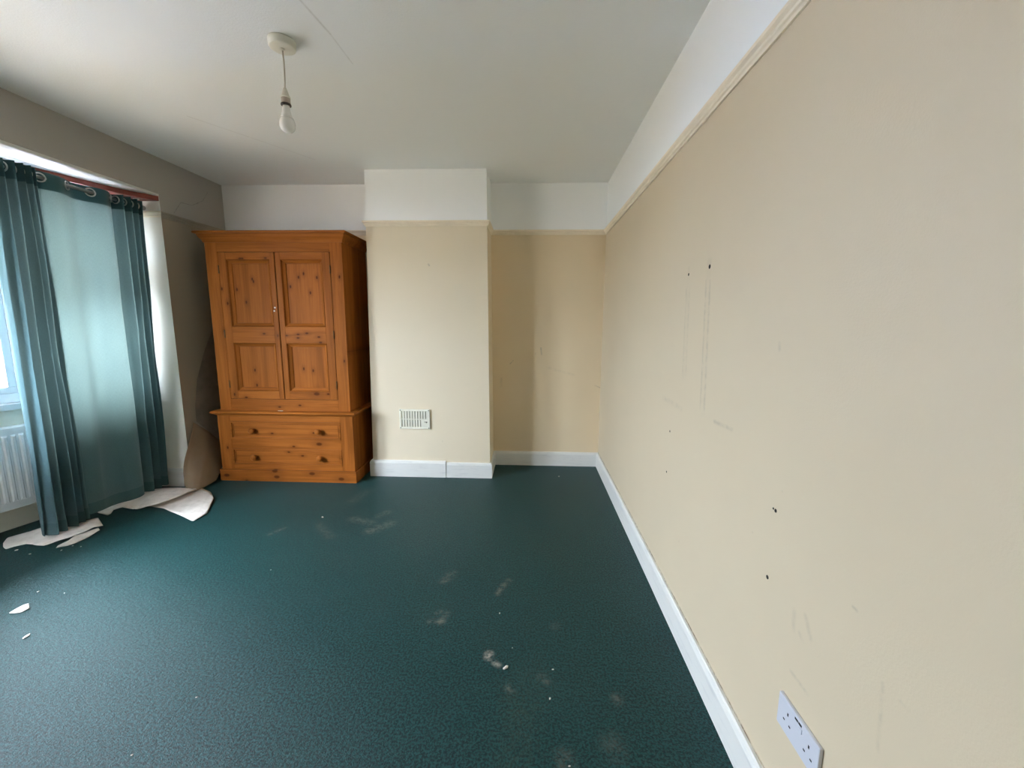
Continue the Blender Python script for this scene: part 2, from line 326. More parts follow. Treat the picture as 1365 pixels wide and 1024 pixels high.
# ------------------------------------------------------------------ mesh builder
class MB:
    def __init__(s): s.v = []; s.f = []; s.mi = []; s.sm = []; s.uv = None
    def add(s, vs, fs, mi=0, smooth=False):
        o = len(s.v); s.v += [tuple(v) for v in vs]
        for f in fs: s.f.append(tuple(i + o for i in f)); s.mi.append(mi); s.sm.append(smooth)
        return s
    def box(s, x0, x1, y0, y1, z0, z1, mi=0):
        vs = [(x, y, z) for z in (z0, z1) for y in (y0, y1) for x in (x0, x1)]
        return s.add(vs, [(0, 2, 3, 1), (4, 5, 7, 6), (0, 1, 5, 4), (2, 6, 7, 3), (0, 4, 6, 2), (1, 3, 7, 5)], mi)
    def hexa(s, b, t, mi=0):
        """box from four bottom and four top points, in order"""
        return s.add(list(b) + list(t), [(3, 2, 1, 0), (4, 5, 6, 7), (0, 1, 5, 4), (1, 2, 6, 5), (2, 3, 7, 6), (3, 0, 4, 7)], mi)
    def prism(s, poly, a, b, axis='Z', mi=0):
        P = {'Z': lambda p, h: (p[0], p[1], h), 'Y': lambda p, h: (p[0], h, p[1]), 'X': lambda p, h: (h, p[0], p[1])}[axis]
        n = len(poly)
        vs = [P(p, a) for p in poly] + [P(p, b) for p in poly]
        fs = [tuple(range(n)), tuple(range(2 * n - 1, n - 1, -1))] + [((i + 1) % n, i, i + n, (i + 1) % n + n) for i in range(n)]
        return s.add(vs, fs, mi)
    def lathe(s, prof, c, axis=(0, 0, 1), seg=24, mi=0, caps=True):
        ax = Vector(axis).normalized(); t = Vector((1, 0, 0)) if abs(ax.x) < 0.9 else Vector((0, 1, 0))
        e1 = ax.cross(t).normalized(); e2 = ax.cross(e1); c = Vector(c); vs = []; fs = []
        for r, h in prof:
            for k in range(seg):
                a = 2 * math.pi * k / seg; vs.append(c + ax * h + e1 * (r * math.cos(a)) + e2 * (r * math.sin(a)))
        for i in range(len(prof) - 1):
            for k in range(seg):
                k2 = (k + 1) % seg; fs.append((i * seg + k, i * seg + k2, (i + 1) * seg + k2, (i + 1) * seg + k))
        if caps: fs.append(tuple(range(seg - 1, -1, -1))); n = (len(prof) - 1) * seg; fs.append(tuple(range(n, n + seg)))
        return s.add(vs, fs, mi, True)
    def tube(s, pts, r, seg=10, mi=0):
        pts = [Vector(p) for p in pts]; vs = []; fs = []
        for i, p in enumerate(pts):
            d = (pts[min(i + 1, len(pts) - 1)] - pts[max(i - 1, 0)]).normalized()
            t = Vector((0, 0, 1)) if abs(d.z) < 0.9 else Vector((1, 0, 0))
            a = d.cross(t).normalized(); b = d.cross(a)
            for k in range(seg):
                w = 2 * math.pi * k / seg; vs.append(p + a * (r * math.cos(w)) + b * (r * math.sin(w)))
        for i in range(len(pts) - 1):
            for k in range(seg):
                k2 = (k + 1) % seg; fs.append((i * seg + k, i * seg + k2, (i + 1) * seg + k2, (i + 1) * seg + k))
        fs.append(tuple(range(seg - 1, -1, -1))); n = (len(pts) - 1) * seg; fs.append(tuple(range(n, n + seg)))
        return s.add(vs, fs, mi, True)
    def torus(s, c, axis, R0, r, seg=24, rs=8, mi=0):
        ax = Vector(axis).normalized(); t = Vector((0, 0, 1)) if abs(ax.z) < 0.9 else Vector((1, 0, 0))
        e1 = ax.cross(t).normalized(); e2 = ax.cross(e1); c = Vector(c); vs = []; fs = []
        for i in range(seg):
            a = 2 * math.pi * i / seg; d = e1 * math.cos(a) + e2 * math.sin(a)
            for k in range(rs):
                b = 2 * math.pi * k / rs; vs.append(c + d * (R0 + r * math.cos(b)) + ax * (r * math.sin(b)))
        for i in range(seg):
            for k in range(rs):
                i2 = (i + 1) % seg; k2 = (k + 1) % rs; fs.append((i * rs + k, i2 * rs + k, i2 * rs + k2, i * rs + k2))
        return s.add(vs, fs, mi, True)
    def grid(s, rows, mi=0, smooth=True):
        n = len(rows[0]); vs = [p for r in rows for p in r]
        fs = [(i * n + j, i * n + j + 1, (i + 1) * n + j + 1, (i + 1) * n + j) for i in range(len(rows) - 1) for j in range(n - 1)]
        return s.add(vs, fs, mi, smooth)
    def build(s, name, mats, parent=None, bevel=0.0, base=False, fix=True):
        mats = mats if isinstance(mats, (list, tuple)) else [mats]
        a = np.array(s.v, dtype=float); lo, hi = a.min(0), a.max(0)
        org = Vector(((lo[0] + hi[0]) / 2, (lo[1] + hi[1]) / 2, lo[2] if (parent is None or base) else (lo[2] + hi[2]) / 2))
        me = bpy.data.meshes.new(name); me.from_pydata((a - np.array(org)).tolist(), [], s.f)
        for m in mats: me.materials.append(m.m)
        for p, i, q in zip(me.polygons, s.mi, s.sm): p.material_index = i; p.use_smooth = q
        if s.uv is not None:
            l = me.uv_layers.new(name='UVMap')
            for lp in me.loops: l.data[lp.index].uv = s.uv[lp.vertex_index]
        if fix:
            bm = bmesh.new(); bm.from_mesh(me); bmesh.ops.recalc_face_normals(bm, faces=bm.faces)
            if bevel:
                es = [e for e in bm.edges if len(e.link_faces) == 2 and e.calc_face_angle() > 0.5]
                bmesh.ops.bevel(bm, geom=es, offset=bevel, segments=2, affect='EDGES', profile=0.6, clamp_overlap=True)
            bm.to_mesh(me); bm.free()
        me.update()
        o = bpy.data.objects.new(name, me); COL.objects.link(o)
        if parent is not None:
            o.parent = parent; w = Vector((0, 0, 0)); p = parent
            while p: w += p.location; p = p.parent
            o.location = org - w
        else: o.location = org
        return o

def tag(o, label, cat, group=None, kind=None):
    o['label'] = label; o['category'] = cat
    if group: o['group'] = group
    if kind: o['kind'] = kind
    return o
def struct(o, label=None):
    o['kind'] = 'structure'
    if label: o['label'] = label
    return o
def empty(name, loc):
    o = bpy.data.objects.new(name, None); COL.objects.link(o); o.location = loc; o.empty_display_size = 0.1
    return o

# ------------------------------------------------------------------ the shell
struct(MB().box(-3.75, XR + .2, YB - .2, YA + .2, -0.12, 0.0).build('floor', M_CARPET), 'worn teal fitted carpet over the whole room')
struct(MB().box(XL - .2, XR + .2, YB - .2, YA + .2, H, H + .15).build('ceiling', M_CEIL), 'plain white painted ceiling with hairline cracks')
wall_right = struct(MB().box(XR, XR + .2, YB - .2, YA + .2, 0, H).build('wall_right', M_WALL_R), 'long cream wall with white band above the picture rail')
struct(MB().box(XL - .2, XR, YA, YA + .2, 0, H).build('wall_back', M_WALL_A), 'cream alcove wall behind the wardrobe and chimney breast')
struct(MB().box(XL - .2, XR, YB - .2, YB, 0, H).build('wall_rear', M_WALL_B), 'cream wall with the doorway side of the room')
CB = (-1.342, -0.322); CT = (-1.306, -0.346)      # the chimney breast narrows a little upwards
def cx(z): return (CB[0] + (CT[0] - CB[0]) * z / H, CB[1] + (CT[1] - CB[1]) * z / H)
struct(MB().hexa([(CB[0], YC, 0), (CB[1], YC, 0), (CB[1], YA, 0), (CB[0], YA, 0)], [(CT[0], YC, H), (CT[1], YC, H), (CT[1], YA, H), (CT[0], YA, H)])
       .build('wall_chimney', M_WALL_C), 'cream chimney breast standing forward between two alcoves')
wl_ = MB()
wl_.box(XL - .2, XL, OP1, YA, 0, H); wl_.box(XL - .2, XL, YB, OP0, 0, H)
rr = 0.022
prof = [(XL, H), (XL, OPZ + rr)] + [(XL - rr + rr * math.cos(a), OPZ + rr - rr * math.sin(a)) for a in np.linspace(0.15, math.pi / 2, 8)] + [(XL - .2, OPZ), (XL - .2, H)]
wl_.prism(prof, OP0, OP1, 'Y')
wall_left = struct(wl_.build('wall_left', [M_WALL_L_SHADE, M_REVEAL]), 'shaded outer wall with the wide bay opening and a crack near the corner')
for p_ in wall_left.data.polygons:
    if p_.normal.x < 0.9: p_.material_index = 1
struct(MB().box(XL - .66, XL - .2, OP1, OP1 + .2, 0, H).build('wall_bay_return', M_REVEAL), 'pale return wall inside the bay')
# bay: dwarf wall under the windows, head slab over them
def outset(poly, d):
    """offset a polyline to its left-hand side by d (mitred)"""
    P = [Vector((p[0], p[1])) for p in poly]; out = []
    for i, p in enumerate(P):
        d0 = (P[i] - P[i - 1]).normalized() if i else None; d1 = (P[i + 1] - P[i]).normalized() if i < len(P) - 1 else None
        n0 = Vector((-d0.y, d0.x)) if d0 else None; n1 = Vector((-d1.y, d1.x)) if d1 else None
        if d0 and d1:
            m = (n0 + n1).normalized(); out.append(p + m * (d / m.dot(n0)))
        else: out.append(p + (n0 or n1) * d)
    return out
B_OUT = outset(BAY, -0.14); B_IN = outset(BAY, 0.045)
ring = [tuple(p) for p in BAY] + [tuple(p) for p in reversed(B_OUT)]
bw = MB()
for i in range(4):
    q = [BAY[i], BAY[i + 1], B_OUT[i + 1], B_OUT[i]]
    bw.hexa([(p[0], p[1], 0) for p in q], [(p[0], p[1], 0.765) for p in q])
struct(bw.build('wall_bay', M_REVEAL), 'low wall under the bay windows')
struct(MB().prism([(XL - .19, OP0 - .1), (XL - .19, OP1 + .1), (-3.75, OP1 + .1), (-3.75, OP0 - .1)], OPZ, H + .1, 'Z').build('ceiling_bay', M_CEIL), 'white head of the bay opening')
sl = MB()
for i in range(4):
    q = [B_IN[i], B_IN[i + 1], B_OUT[i + 1], B_OUT[i]]
    sl.hexa([(p[0], p[1], 0.765) for p in q], [(p[0], p[1], 0.80) for p in q])
struct(sl.build('trim_window_sill', M_SILL), 'white window board along the bay')

# windows, one per side of the bay
ZS, ZT = 0.80, 2.188
for i in range(4):
    A = Vector((*BAY[i], 0)); B = Vector((*BAY[i + 1], 0)); u = (B - A).normalized(); n = Vector((u.y, -u.x, 0)); L = (B - A).length
    def fb(mb, s0, s1, d0, d1, z0, z1):
        q = [A + u * s0 + n * d0, A + u * s1 + n * d0, A + u * s1 + n * d1, A + u * s0 + n * d1]
        mb.hexa([(p.x, p.y, z0) for p in q], [(p.x, p.y, z1) for p in q])
    n = -n if (A + n - Vector((-3.0, 1.917, 0))).length < (A - n - Vector((-3.0, 1.917, 0))).length else n
    w = struct(empty('window_%d' % (i + 1), A.lerp(B, .5) + Vector((0, 0, ZS))), 'white framed bay window with a top light')
    f = MB(); e = 0.002
    fb(f, e, L - e, 0.03, 0.10, ZS, ZS + .06); fb(f, e, L - e, 0.03, 0.10, ZT - .06, ZT)
    fb(f, e, .06, 0.03, 0.10, ZS + .06, ZT - .06); fb(f, L - .06, L - e, 0.03, 0.10, ZS + .06, ZT - .06)
    fb(f, .06, L - .06, 0.03, 0.10, 1.70, 1.76)
    f.build('frame', M_UPVC, w, bevel=0.004)
    for z0, z1 in ((ZS + .06, 1.70), (1.76, ZT - .06)):
        f = MB(); a = .04
        fb(f, .062, L - .062, .04, .085, z0 + .001, z0 + a); fb(f, .062, L - .062, .04, .085, z1 - a, z1 - .001)
        fb(f, .062, .062 + a, .04, .085, z0 + a, z1 - a); fb(f, L - .062 - a, L - .062, .04, .085, z0 + a, z1 - a)
        sh = f.build('sash', M_UPVC, w, bevel=0.004)
        f = MB(); fb(f, .062 + a, L - .062 - a, .060, .064, z0 + a, z1 - a); f.build('pane', M_GLASS, sh)
    # daylight portal (guides sampling of the sky only, gives no light itself)
    ld = bpy.data.lights.new('sky_portal', 'AREA'); ld.shape = 'RECTANGLE'; ld.size = L; ld.size_y = ZT - ZS; ld.energy = 1
    ld.cycles.is_portal = True
    lo = bpy.data.objects.new('sky_portal', ld); COL.objects.link(lo)
    zc = -(-n).normalized()       # lamp shines along its -Z, into the room
    xa = Vector((0, 0, 1)).cross(zc).normalized(); ya = zc.cross(xa)
    pc = A.lerp(B, .5) + n * 0.125 + Vector((0, 0, (ZS + ZT) / 2))
    lo.matrix_world = Matrix(((xa.x, ya.x, zc.x, pc.x), (xa.y, ya.y, zc.y, pc.y), (xa.z, ya.z, zc.z, pc.z), (0, 0, 0, 1)))
# corner posts of the bay
for i, p in enumerate(BAY[1:4]):
    o = outset(BAY, -0.065)[i + 1]
    struct(MB().lathe([(0.042, 0), (0.042, ZT - ZS)], (o.x, o.y, ZS), seg=8).build('trim_%d' % (30 + i), M_UPVC), 'white post between bay windows')

# ------------------------------------------------------------------ picture rail and baseboards (mitred runs)
def run(path, prof, mat, names, labels, closed_ends=True):
    """sweep prof [(depth, z)] along the wall path; one object for each straight length"""
    offs = {}
    for d in sorted(set(p[0] for p in prof)): offs[d] = outset(path, d) if d else [Vector(p) for p in path]
    res = []
    for i in range(len(path) - 1):
        if names[i] is None: continue
        m = MB(); n = len(prof)
        vs = [(*offs[d][i], z) for d, z in prof] + [(*offs[d][i + 1], z) for d, z in prof]
        fs = [tuple(range(n)), tuple(range(2 * n - 1, n - 1, -1))] + [((k + 1) % n, k, k + n, (k + 1) % n + n) for k in range(n)]
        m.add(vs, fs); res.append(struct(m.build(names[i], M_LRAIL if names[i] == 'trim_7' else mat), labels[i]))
    return res
M_LRAIL = plain('bay_wall_rail_paint_shaded', srgb(166, 158, 142), 0.6, bump=0.1, blotch=0.05)  # rail colour darkened to the left wall's tone, shade included
rl = cx(ZR0)
path = [(XR, YB), (XR, YA), (rl[1], YA), (rl[1], YC), (rl[0], YC), (rl[0], YA), (XL, YA), (XL, OP1), (XL - .37, OP1)]
e = 0.0005
rprof = [(0.0, ZR0), (0.007, ZR0), (0.009, ZR0 + .008), (0.014, ZR0 + .012), (0.015, ZR0 + .020), (0.023, ZR0 + .028), (0.024, ZR0 + .038), (0.018, ZR1), (0.0, ZR1)]
run(path, rprof, M_RAIL, ['trim_%d' % k for k in range(1, 9)],
    ['cream picture rail along the ' + w for w in ('long cream wall', 'empty alcove wall', 'alcove side of the chimney breast', 'chimney breast face', 'wardrobe side of the chimney breast',
     'alcove behind the wardrobe', 'bay wall beside the wardrobe', 'reveal of the bay opening')])
bl = cx(0.07); BH = 0.132
bprof = [(0.0, 0.0), (0.018, 0.0), (0.018, BH - .022), (0.013, BH - .006), (0.008, BH), (0.0, BH)]
bpath = [(XR, YB), (XR, YA), (bl[1], YA), (bl[1], YC), (-0.697, YC)]
run(bpath, bprof, M_SKIRT, ['baseboard_right', 'baseboard_back', 'baseboard_chimney_side', 'baseboard_chimney_short'],
    ['white baseboard under the long cream wall', 'white baseboard in the empty alcove', 'white baseboard on the chimney return', 'shorter white baseboard length on the chimney breast'])
bprof2 = [(0.0, 0.0), (0.021, 0.0), (0.021, BH - .010), (0.016, BH + .004), (0.010, BH + .012), (0.0, BH + .012)]
run([(-0.702, YC), (bl[0], YC), (bl[0], YA), (XL, YA), (XL, OP1), (XL - .37, OP1)], bprof2, M_SKIRT,
    ['baseboard_chimney_long', 'baseboard_chimney_inner', 'baseboard_wardrobe', 'baseboard_left', 'baseboard_reveal'],
    ['taller white baseboard length with a split joint on the chimney breast', 'white baseboard beside the wardrobe', 'white baseboard behind the wardrobe', 'white baseboard on the bay wall', 'white baseboard in the bay reveal'])

# holes and plugs in the long wall
for (u, v, r) in ((918, 366, .006), (946, 355.5, .008), (893, 575, .005), (888.5, 629, .005), (1034, 681, .005), (1023, 769.5, .0055), (1031, 678, .003)):
    p = onX(u, v, XR)
    MB().lathe([(r * .3, -.0015), (r, -.0006), (r * 1.05, 0.0002)], p, (1, 0, 0), 10).build('screw_hole', M_HOLE, wall_right)
for q in (onY(571, 352, YC),):
    pass
# bare plaster where the paper has come off the bay wall
pl = [(286, 425), (281, 445), (272, 470), (263, 505), (260, 540), (262, 562), (275, 572), (297, 594), (330, 640), (330, 430)]
pts = [onX(u, v, XL + .0015) for u, v in pl]
pts = [(min(p.y, 3.735), max(p.z, 0.15)) for p in pts]
MB().prism(pts, XL - .001, XL + .0015, 'X').build('bare_patch', M_PLASTER, wall_left)

# ------------------------------------------------------------------ curved mahogany board over the bay curtains
fe = [(-2.7225, 3.0835), (-2.752, 3.04), (-2.790, 2.985), (-2.834, 2.906), (-2.88, 2.75), (-2.925, 2.61), (-2.968, 2.471), (-3.02, 2.25), (-3.05, 2.05), (-3.058, 1.917)]
fe = fe + [(x, 2 * 1.917 - y) for x, y in reversed(fe[:-1])]
bk = outset(BAY, 0.004)
board = MB().prism([(x, y) for x, y in fe] + [tuple(p) for p in reversed(bk)], 2.189, 2.2222, 'Z').build('bay_head_board', M_RED)
tag(board, 'dark red painted curved board under the bay head above the teal curtains', 'board')

# ------------------------------------------------------------------ curtain rod
XROD, ZROD, YE1 = -2.835, 2.138, 3.055
rod = empty('curtain_rod', (XROD, 1.917, 2.10))
MB().tube([(XROD, .80, ZROD), (XROD, 1.9, ZROD), (XROD, YE1, ZROD)], 0.0105, 12).build('pole', M_STEEL, rod)
for y, s in ((YE1, 1), (.80, -1)):
    MB().lathe([(.012, -.004), (.017, .0), (.017, .018), (.012, .022)], (XROD, y, ZROD), (0, s, 0), 14).build('finial', M_STEEL, rod)
for y in (3.02, 1.917, .83):
    m = MB(); m.tube([(XROD, y, ZROD + .009), (XROD, y, 2.187)], 0.006, 8); m.lathe([(.018, 0), (.018, .004)], (XROD, y, 2.1845), (0, 0, 1), 14)
    m.torus((XROD, y, ZROD), (0, 1, 0), .0135, .003, 16, 6); m.build('bracket', M_STEEL, rod)
tag(rod, 'thin silver curtain rod across the bay under the red board', 'curtain rod')

# ------------------------------------------------------------------ curtains
def curtain(name, label, eye, amp, first, bottom, zb, ztop=2.172, lean=None, nz_seed=0.0, inset=0.0):
    """eye: rod positions of the rings (the cloth crosses the rod there); amp: fold depth between rings;
       first: side of the first fold; bottom(t) -> (y, x, amplitude) at the floor for t = 0..1 along the cloth"""
    root = empty(name, (XROD, (eye[0] + eye[-1]) / 2, zb))
    nper = 18; K = len(eye) - 1; cols = []
    for k in range(K):
        for j in range(nper): cols.append((k, j / nper))
    cols.append((K - 1, 1.0))
    NZ = 46
    def P(ci, z):
        k, f = cols[ci]; t = (k + f) / K
        w = (ztop - z) / (ztop - zb)
        sgn = first * (1 if k % 2 == 0 else -1); s = math.sin(math.pi * f)
        yt = eye[k] + (eye[k + 1] - eye[k]) * f; xt = XROD + sgn * amp[k] * s
        yb, xb, ab = bottom(t); xbm = xb + sgn * ab * (s ** 0.8)
        g = w ** 0.85
        x = xt + (xbm - xt) * g; y = yt + (yb - yt) * g
        n = noise.noise(Vector((t * 7 + nz_seed, z * 1.3, 3.1))) * 0.016 + noise.noise(Vector((t * 22 + nz_seed, z * 3.2, 8.2))) * 0.005
        n2 = noise.noise(Vector((t * 9 + nz_seed, z * 1.1, 5.7))) * 0.013
        q = min(1.0, w * 4) * (1 + max(0, w - .9) * 4)
        return (x + n * q, y + n2 * q, z + (noise.noise(Vector((t * 12, 1.7 + nz_seed, 0))) * 0.006 * (1 if w < .02 else 0)) + (0.006 * noise.noise(Vector((t * 10 + nz_seed, 0, 0))) if w > .98 else 0))
    def sheet(z0, z1, nz, off, nm, mat):
        rows = []; uvs = []
        for a in range(nz + 1):
            z = z0 + (z1 - z0) * a / nz
            r = []
            for ci in range(len(cols)):
                p = Vector(P(ci, z))
                if off:
                    p2 = Vector(P(min(ci + 1, len(cols) - 1), z)); p1 = Vector(P(max(ci - 1, 0), z)); d = (p2 - p1); nn = Vector((d.y, -d.x, 0)).normalized(); p += nn * off
                r.append(tuple(p)); k, f = cols[ci]; uvs.append(((k + f) * 0.16, z))
            rows.append(r)
        m = MB(); m.grid(rows); m.uv = uvs; return m.build(nm, mat, root, fix=False)
    sheet(zb + .075, ztop - .095, NZ, 0, 'cloth', M_CURT)
    sheet(ztop - .0951, ztop, 6, 0.0, 'header', M_HEAD)
    sheet(zb, zb + .0751, 4, 0.0, 'hem', M_HEM)
    for k, y in enumerate(eye):
        if k == 0 or k == K: continue
        ci = min(k * nper, len(cols) - 1); a = Vector(P(max(ci - 1, 0), ZROD)); b = Vector(P(min(ci + 1, len(cols) - 1), ZROD)); d = b - a
        nn = Vector((d.y, -d.x, 0)).normalized()
        m = MB(); m.torus((XROD, y, ZROD), nn, 0.0235, 0.0042, 24, 8); m.build('eyelet', M_STEEL, root)
    tag(root, label, 'curtain', 'teal curtains of the bay')
    return root

def lerp_tab(tab, t):
    for (t0, *a), (t1, *b) in zip(tab, tab[1:]):
        if t <= t1:
            f = (t - t0) / (t1 - t0); return tuple(x + (y - x) * f for x, y in zip(a, b))
    return tuple(tab[-1][1:])
eyeR = [2.375, 2.42, 2.565, 2.70, 2.830, 2.862, 2.890, 2.916, 2.941, 2.965, 2.988, 3.010, 3.030, 3.046]
tabR = [(0, 2.45, -2.970, .006), (.08, 2.49, -2.95, .012), (.16, 2.61, -2.915, .016), (.24, 2.73, -2.90, .016), (.31, 2.855, -2.895, .036), (.40, 2.90, -2.91, .050), (.7, 3.005, -2.905, .052), (1, 3.062, -2.905, .030)]
curtain('curtain', 'sheer backlit teal curtain gathered beside the wardrobe wall', eyeR, [.02, .024, .026, .026, .044, .048, .048, .050, .050, .050, .048, .044, .03], -1,
        lambda t: lerp_tab(tabR, t), 0.030, nz_seed=2.0)
eyeL = [2.165, 2.185, 2.212, 2.230, 2.250, 2.275, 2.290, 2.310, 2.326, 2.348, 2.362, 2.380]
tabL = [(0, 2.250, -2.97, .0), (.10, 2.235, -2.925, .024), (.25, 2.265, -2.915, .054), (.45, 2.315, -2.915, .044), (.6, 2.36, -2.915, .060), (.8, 2.43, -2.92, .044), (.9, 2.455, -2.925, .05), (1, 2.478, -2.945, .02)]
curtain('curtain', 'darker teal curtain bunched in thick folds beside the radiator', eyeL, [.044, .056, .046, .06, .058, .05, .06, .048, .058, .054, .04], 1,
        lambda t: lerp_tab(tabL, t), 0.022, nz_seed=9.0)
# ------------------------------------------------------------------ radiator on the bay wall
def radiator():
    A = Vector((*BAY[1], 0)); B = Vector((*BAY[2], 0)); u = (B - A).normalized(); n = Vector((-u.y, u.x, 0))
    if n.x < 0: n = -n
    r = empty('radiator', (A + u * .34 + n * .06))
    def P(s, d, z): p = A + u * s + n * d; return (p.x, p.y, z)
    def bx(mb, s0, s1, d0, d1, z0, z1):
        mb.hexa([P(s0, d0, z0), P(s1, d0, z0), P(s1, d1, z0), P(s0, d1, z0)], [P(s0, d0, z1), P(s1, d0, z1), P(s1, d1, z1), P(s0, d1, z1)])
    s0, s1, z0, z1 = .03, .67, .148, .662
    m = MB(); bx(m, s0, s1, .070, .080, z0, z1); m.build('panel', M_RADI, r, bevel=.004)
    m = MB(); bx(m, s0 + .003, s1 - .003, .034, .07, z1 - .012, z1 + .004); m.build('top_grille', M_RADI, r, bevel=.002)
    m = MB(); bx(m, s0, s1, .030, .036, z0, z1); m.build('back_panel', M_RADI, r, bevel=.003)
    k = 0; s = s0 + .03
    while s < s1 - .03:
        m = MB()
        pr = [(s - .013, .080), (s - .006, .086), (s + .006, .086), (s + .013, .080)]
        za, zb = z0 + .045, z1 - .045
        vs = [P(a, d, za + (0.012 if d > .083 else 0)) for a, d in pr] + [P(a, d, zb - (0.012 if d > .083 else 0)) for a, d in pr]
        m.add(vs, [(0, 1, 5, 4), (1, 2, 6, 5), (2, 3, 7, 6), (0, 3, 2, 1), (4, 5, 6, 7), (3, 0, 4, 7)]); m.build('rib', M_RADI, r); s += .0365
    for s in (s0 - .012, s1 + .012):
        m = MB(); m.tube([P(s, .055, .0), P(s, .055, z0 + .05), P(s + (.02 if s < .3 else -.02), .055, z0 + .05)], .0075, 8); m.lathe([(.014, 0), (.016, .01), (.016, .04), (.010, .05)], P(s, .055, z0 + .02), (0, 0, 1), 12)
        m.build('valve', M_RADI, r)
    for s in (s0 + .12, s1 - .12):
        m = MB(); bx(m, s - .015, s + .015, .0005, .032, z0 + .06, z1 - .06); m.build('wall_bracket', M_RADI, r)
    tag(r, 'white panel radiator with vertical ribs under the bay window', 'radiator')
radiator()

